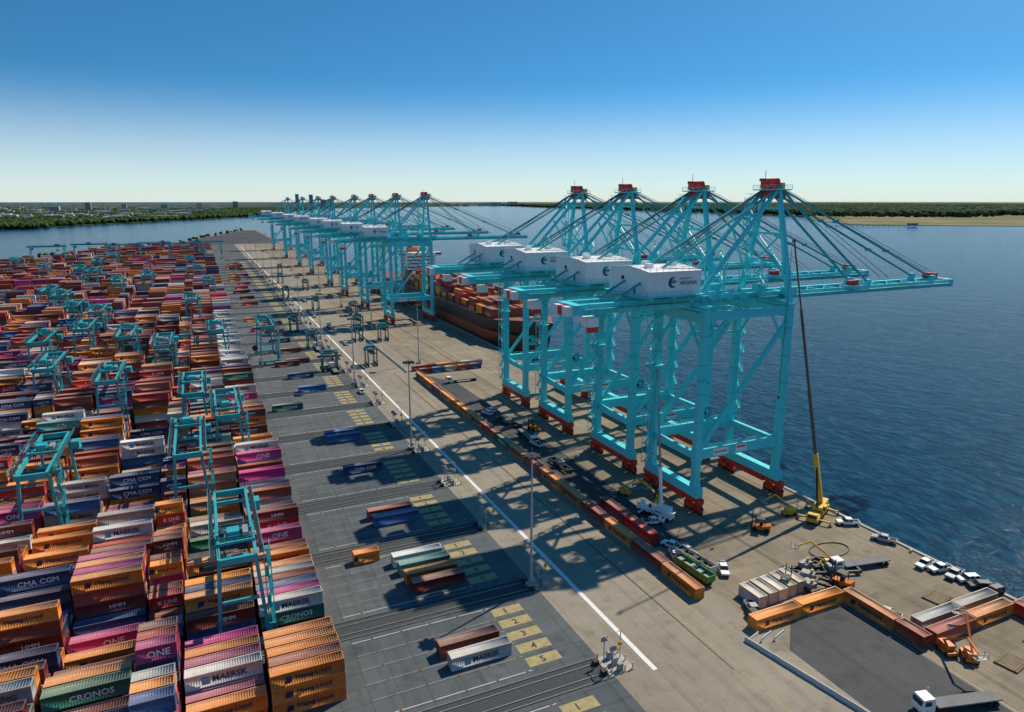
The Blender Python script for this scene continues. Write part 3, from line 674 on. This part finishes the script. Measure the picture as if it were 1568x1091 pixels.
# ------------------------------------------------------------------ cargo ship
b=B(); secs=[(0,.4,.2,17.5),(6,5,1.5,17.2),(16,12,5,16.2),(32,18,12,14.6),(55,20,18.5,14),(270,20,19.5,14),(302,19,16,14),(325,17,8,14.5),(332,16,4,15)]
for i,(y,wd,ww,zd) in enumerate(secs):
    row_=[]
    for z,w in ((-4,ww*.92),(6.2,ww+(wd-ww)*.6),(6.22,ww+(wd-ww)*.6),(9,ww+(wd-ww)*.8),(zd,wd)): row_.append((z,w))
    for sg in (-1,1):
        for z,w in row_: b.v.append((sg*w,y-(z+4)*(.35 if i==0 else .12 if i==1 else 0),z))
ns=10
for i in range(len(secs)-1):
    for sg in (0,5):
        for j in range(4):
            p=i*ns+sg+j; f=(p,p+1,p+ns+1,p+ns); b.f.append(f if sg==5 else f[::-1]); b.m.append(0 if j==0 else 1)
    b.f.append((i*ns+4,i*ns+9,(i+1)*ns+9,(i+1)*ns+4)); b.m.append(2)
e=(len(secs)-1)*ns; b.f.append((e,e+1,e+3,e+4,e+9,e+8,e+6,e+5)); b.m.append(1)
for sg in (-1,1): b.rail((sg*19.6,60,14),(sg*19.6,268,14),3)
b.box(-14,14,245,259,14,40,3)
for i in range(7):
    b.box(-12,12,244.9,244.95,18.2+i*3,19.2+i*3,4); b.box(-14.1,-14.02,246,258,18.2+i*3,19.2+i*3,4)
b.box(-19.5,19.5,246,252,37,40.2,3); b.box(-19.4,19.4,245.85,245.95,38.3,39.6,4); b.box(-5,5,262,272,14,44,5); b.tube((0,252,40),(0,252,50),.5,3,8); b.tube((0,14,16),(0,14,30),.35,5,8); b.box(-6,6,10,14,16.2,18.3,5)
for y in range(38,245,14): b.box(-19,19,y-.5,y+.4,14,20,2)
ship=put(b.mesh('cargo_ship',[HULLRED,HULLBLK,mat('deck_brown',(.28,.08,.04),.7),WHITE,GLASS,ORANGE]),'cargo_ship',(177.5,345,0))
it=[]
for bi,y in enumerate(range(39,242,14)):
    hh=[2,3,3,2,4,3,4,5,4,5,5,4,5,5,4][bi%15]
    for ci in range(14):
        for l in range(int(np.clip(hh+rng.integers(-1,1),1,6))): it.append((159.5+2.58*ci,345+y,14.6+2.7*l,40,True,[BR,MA,OR,BR,RD,OR][rng.integers(6)],0))
o=containers('deck_containers',it,0); o.parent=ship; o.matrix_parent_inverse=Matrix.Translation((-177.5,-345,0))

# ------------------------------------------------------------------ distant land
def terr(name, c1, c2, sc):
    m,nt,bb=_new(name); pos=N(nt,'ShaderNodeNewGeometry').outputs['Position']
    c=mixc(nt,ramp(nt,noise(nt,pos,sc,5,.6),.42,.58),c1,c2); nt.links.new(c,bb.inputs['Base Color']); bb.inputs['Roughness'].default_value=1; bb.inputs['Specular IOR Level'].default_value=.1; return m
M_LAND=terr('far_land_ground',(.03,.055,.022),(.085,.11,.045),.004); M_SAND=terr('sand_and_grass',(.25,.20,.12),(.12,.14,.06),.0025)
left=[(-570,2654),(-253,3257),(298,4226),(600,5300),(819,6729),(1500,8500),(3776,10480),(5000,11500),(6000,50000),(-50000,50000),(-50000,1500),(-1200,2300)]
poly('shore_terrain',left,-1.5,M_LAND,-4)
right=[(2250,1880),(2330,1750),(2690,1480),(4000,500),(50000,-4000),(50000,50000),(6000,50000),(5000,11500),(4194,7943),(3700,5500),(3291,3070),(2700,2500)]
poly('sand_terrain',right,-1.6,M_SAND,-4)
def blobs(name, pts, r0, r1, c1, c2, zbase=-1.5):
    phi=(1+5**.5)/2; iv=np.array([(-1,phi,0),(1,phi,0),(-1,-phi,0),(1,-phi,0),(0,-1,phi),(0,1,phi),(0,-1,-phi),(0,1,-phi),(phi,0,-1),(phi,0,1),(-phi,0,-1),(-phi,0,1)]); iv/=np.linalg.norm(iv[0])
    iF=np.array([(0,11,5),(0,5,1),(0,1,7),(0,7,10),(0,10,11),(1,5,9),(5,11,4),(11,10,2),(10,7,6),(7,1,8),(3,9,4),(3,4,2),(3,2,6),(3,6,8),(3,8,9),(4,9,5),(2,4,11),(6,2,10),(8,6,7),(9,8,1)])
    n=len(pts); r=rng.uniform(r0,r1,n); jit=rng.uniform(.6,1.25,(n,12,1))
    V=iv[None]*jit*r[:,None,None]*np.array([1,1,.85])+np.concatenate([pts,(zbase+r*.75)[:,None]],1)[:,None,:]
    F=(iF[None]+12*np.arange(n)[:,None,None]).reshape(-1,3)
    t=rng.uniform(0,1,(n,1)); c=np.array(c1)*(1-t)+np.array(c2)*t; c=np.repeat(c[:,None],20,1)*rng.uniform(.7,1.25,(n,20,1))
    C=np.repeat(np.concatenate([c,np.ones((n,20,1))],2).reshape(-1,4),3,0); V=V.reshape(-1,3)
    me=bpy.data.meshes.new(name); me.vertices.add(len(V)); me.vertices.foreach_set('co',V.astype(np.float32).ravel())
    me.loops.add(F.size); me.loops.foreach_set('vertex_index',F.astype(np.int32).ravel()); me.polygons.add(len(F))
    me.polygons.foreach_set('loop_start',np.arange(0,F.size,3,dtype=np.int32)); me.polygons.foreach_set('loop_total',np.full(len(F),3,dtype=np.int32))
    ca=me.color_attributes.new('Col','FLOAT_COLOR','CORNER'); ca.data.foreach_set('color',C.astype(np.float32).ravel()); me.update(calc_edges=True)
    me.materials.append(M_FOL); return put(me,name)
def inside(P,pl):
    x,y=P[:,0],P[:,1]; r=np.zeros(len(P),bool); n=len(pl)
    for i in range(n):
        x1,y1=pl[i]; x2,y2=pl[(i+1)%n]
        c=((y1>y)!=(y2>y)); xi=(x2-x1)*(y-y1)/((y2-y1) if y2!=y1 else 1e-9)+x1; r^=(c&(x<xi))
    return r
P=np.stack([rng.uniform(-3200,1500,42000),rng.uniform(2400,8200,42000)],1); P=P[inside(P,left)]
f=np.sin(P[:,0]*.004+1.3*np.sin(P[:,1]*.0021))*np.sin(P[:,1]*.0033+P[:,0]*.001); near=(P[:,1]<3300+P[:,0]*.9+500)
P=P[(f>-.1)|near|(rng.random(len(P))<.12)]; P=P[P[:,0]>-.32*P[:,1]-900]
blobs('tree_line',P,8,14,(.02,.055,.015),(.06,.10,.03))
sh=np.array(left[:5]); Q=[]
for i in range(4):
    t=rng.uniform(0,1,1100); Q.append(sh[i]*(1-t[:,None])+sh[i+1]*t[:,None]+np.stack([-rng.uniform(5,160,1100),rng.uniform(0,90,1100)],1))
t=rng.uniform(0,1,1500); Q.append(np.array([-1200,2330])*(1-t[:,None])+np.array([-570,2690])*t[:,None]+rng.uniform(0,120,(1500,2)))
blobs('shoreline_trees',np.concatenate(Q),6,12,(.02,.05,.015),(.06,.095,.03))
P=np.stack([rng.uniform(2500,15000,60000),rng.uniform(1500,12500,60000)],1); P=P[inside(P,right)]
d=P[:,0]*.4115+P[:,1]*.9114; P=P[(d>4000+260*np.sin(P[:,0]*.003))|((P[:,0]<4100+.0*P[:,1])&(P[:,1]>2900)&(rng.random(len(P))<.8))]
blobs('forest',P,14,26,(.022,.055,.022),(.05,.09,.04))
P=np.stack([rng.uniform(-290,120,900),rng.uniform(1100,2200,900)],1); P=P[inside(P,[(-55,1560),(-180,1400),(-253,1180),(-300,1060),(-245,1150),(-180,1370),(-60,1500),(20,1800),(118,2180),(110,2200)])]
blobs('shoreline_trees',P,3,6,(.025,.06,.015),(.07,.10,.03),0)
b=B(); n=700; vs=[];fs=[]
for i in range(n+1):
    a=math.radians(-45+120*i/n); R=15500+900*math.sin(a*9); h=26+7*math.sin(i*.13)+random.uniform(-4,6)
    for rr,z in ((R,-2),(R+60,h),(R+2500,h*1.5)): vs.append((math.sin(a)*rr,math.cos(a)*rr,z))
for i in range(n):
    for j in range(2): fs.append((3*i+j,3*i+3+j,3*i+4+j,3*i+1+j))
b.add(vs,fs,0); put(b.mesh('distant_hills',[terr('haze_tinted_woods',(.05,.10,.13),(.07,.125,.155),.002)]),'distant_hills')  # bluish distance haze is mixed into the woods colour
V=[];F=[];C=[]
def bld(x,y,w,d,h,c):
    o=len(V); V.extend([(x,y,-1.5),(x+w,y,-1.5),(x+w,y+d,-1.5),(x,y+d,-1.5),(x,y,h),(x+w,y,h),(x+w,y+d,h),(x,y+d,h)])
    for f in ((4,5,6,7),(0,1,5,4),(1,2,6,5),(2,3,7,6),(3,0,4,7)):
        F.append(tuple(o+i for i in f)); C.extend([(*c,1)]*4)
    if h>18:
        for k in range(int(h/7)):
            z=3+k*7; o=len(V); V.extend([(x+w*.06,y-.4,z),(x+w*.94,y-.4,z),(x+w*.94,y-.4,z+3),(x+w*.06,y-.4,z+3)]); F.append((o,o+1,o+2,o+3)); C.extend([(c[0]*.35,c[1]*.38,c[2]*.42,1)]*4)
for i in range(900):
    y=random.uniform(3600,9500); x=random.uniform(-.45*y,-.02*y+(y-4200)*.12)
    g=random.uniform(.3,.85); t=random.random()
    bld(x,y,random.uniform(20,80),random.uniform(15,40),random.uniform(10,24),(g,g*(.97 if t>.3 else .75),g*(.93 if t>.3 else .6)))
for x,y,w,h,g in ((-1330,4300,70,62,.3),(-1190,4350,55,50,.28),(-1380,4700,40,70,.3),(-800,6400,40,75,.4),(-600,7000,40,60,.5),(-300,7200,60,50,.45),(-1000,6100,70,45,.5),(0,7400,50,65,.5),(950,7600,34,155,.5),(1090,7600,38,150,.5),(1270,8000,60,100,.5),(350,7900,50,80,.4),(1600,9500,70,110,.4),(5000,12000,200,60,.5),(5600,12500,160,70,.5)): bld(x,y,w,w*.7,h,(g,g,g*1.02))
for i in range(26): bld(random.uniform(3600,6500),random.uniform(11000,12500),random.uniform(40,120),40,random.uniform(20,45),(.6,.58,.55))
me=bpy.data.meshes.new('distant_city'); me.from_pydata(V,[],F); ca=me.color_attributes.new('Col','FLOAT_COLOR','CORNER'); ca.data.foreach_set('color',np.array(C,np.float32).ravel()); me.materials.append(M_CITY); put(me,'distant_city')
b=B(); b.box(0,330,-3,3,0,1,0)
for i in range(18): b.tube((i*19,0,-4),(i*19,0,.2),1.2,0,6)
b.box(300,330,-8,8,1,9,1); put(b.mesh('jetty',[DARK,GREY]),'jetty',(2000,1760,0),math.radians(-20))

# ------------------------------------------------------------------ light
el=math.radians(47); az=math.atan2(.92,.34)
sd=Vector((math.cos(el)*math.sin(az),math.cos(el)*math.cos(az),math.sin(el)))
su=bpy.data.lights.new('sun','SUN'); su.energy=5.0; su.angle=math.radians(.6); su.color=(1,.88,.69)
so=bpy.data.objects.new('sun',su); so.rotation_euler=sd.to_track_quat('Z','Y').to_euler(); COL.objects.link(so)
w=bpy.data.worlds.new('World'); scene.world=w; w.use_nodes=True; nt=w.node_tree; bg=nt.nodes['Background']
tc=nt.nodes.new('ShaderNodeTexCoord'); mp=nt.nodes.new('ShaderNodeMapping'); mp.inputs['Scale'].default_value=(1,1,3.0); nt.links.new(tc.outputs['Generated'],mp.inputs[0])
vn=nt.nodes.new('ShaderNodeVectorMath'); vn.operation='NORMALIZE'; nt.links.new(mp.outputs[0],vn.inputs[0])
sk=nt.nodes.new('ShaderNodeTexSky'); sk.sky_type='NISHITA'; sk.sun_disc=False; sk.sun_elevation=el; sk.sun_rotation=az
sk.altitude=0; sk.air_density=1.0; sk.dust_density=0.1; sk.ozone_density=3.0
nt.links.new(vn.outputs[0],sk.inputs[0])
hs_=nt.nodes.new('ShaderNodeHueSaturation'); hs_.inputs['Saturation'].default_value=1.22; nt.links.new(sk.outputs[0],hs_.inputs['Color'])
tint=mixc(nt,1.,hs_.outputs[0],(.55,.93,.88),'MULTIPLY')
sp=nt.nodes.new('ShaderNodeSeparateXYZ'); nt.links.new(tc.outputs['Generated'],sp.inputs[0])
f=nt.nodes.new('ShaderNodeMapRange'); f.interpolation_type='SMOOTHSTEP'; nt.links.new(sp.outputs[2],f.inputs[0]); f.inputs[1].default_value=-.02; f.inputs[2].default_value=.16; f.inputs[3].default_value=.94; f.inputs[4].default_value=0
hz=mixc(nt,f.outputs[0],tint,(4.8,5.25,5.1))
nt.links.new(hz,bg.inputs[0]); bg.inputs[1].default_value=.15
scene.view_settings.view_transform='Standard'; scene.view_settings.look='None'; scene.view_settings.exposure=0
cd=bpy.data.cameras.new('camera'); cd.lens=24; cd.sensor_width=36; cd.clip_start=1; cd.clip_end=120000
co=bpy.data.objects.new('camera',cd); co.location=(0,0,85); co.rotation_euler=(math.radians(90-12.8),0,math.radians(-24.3)); COL.objects.link(co); scene.camera=co
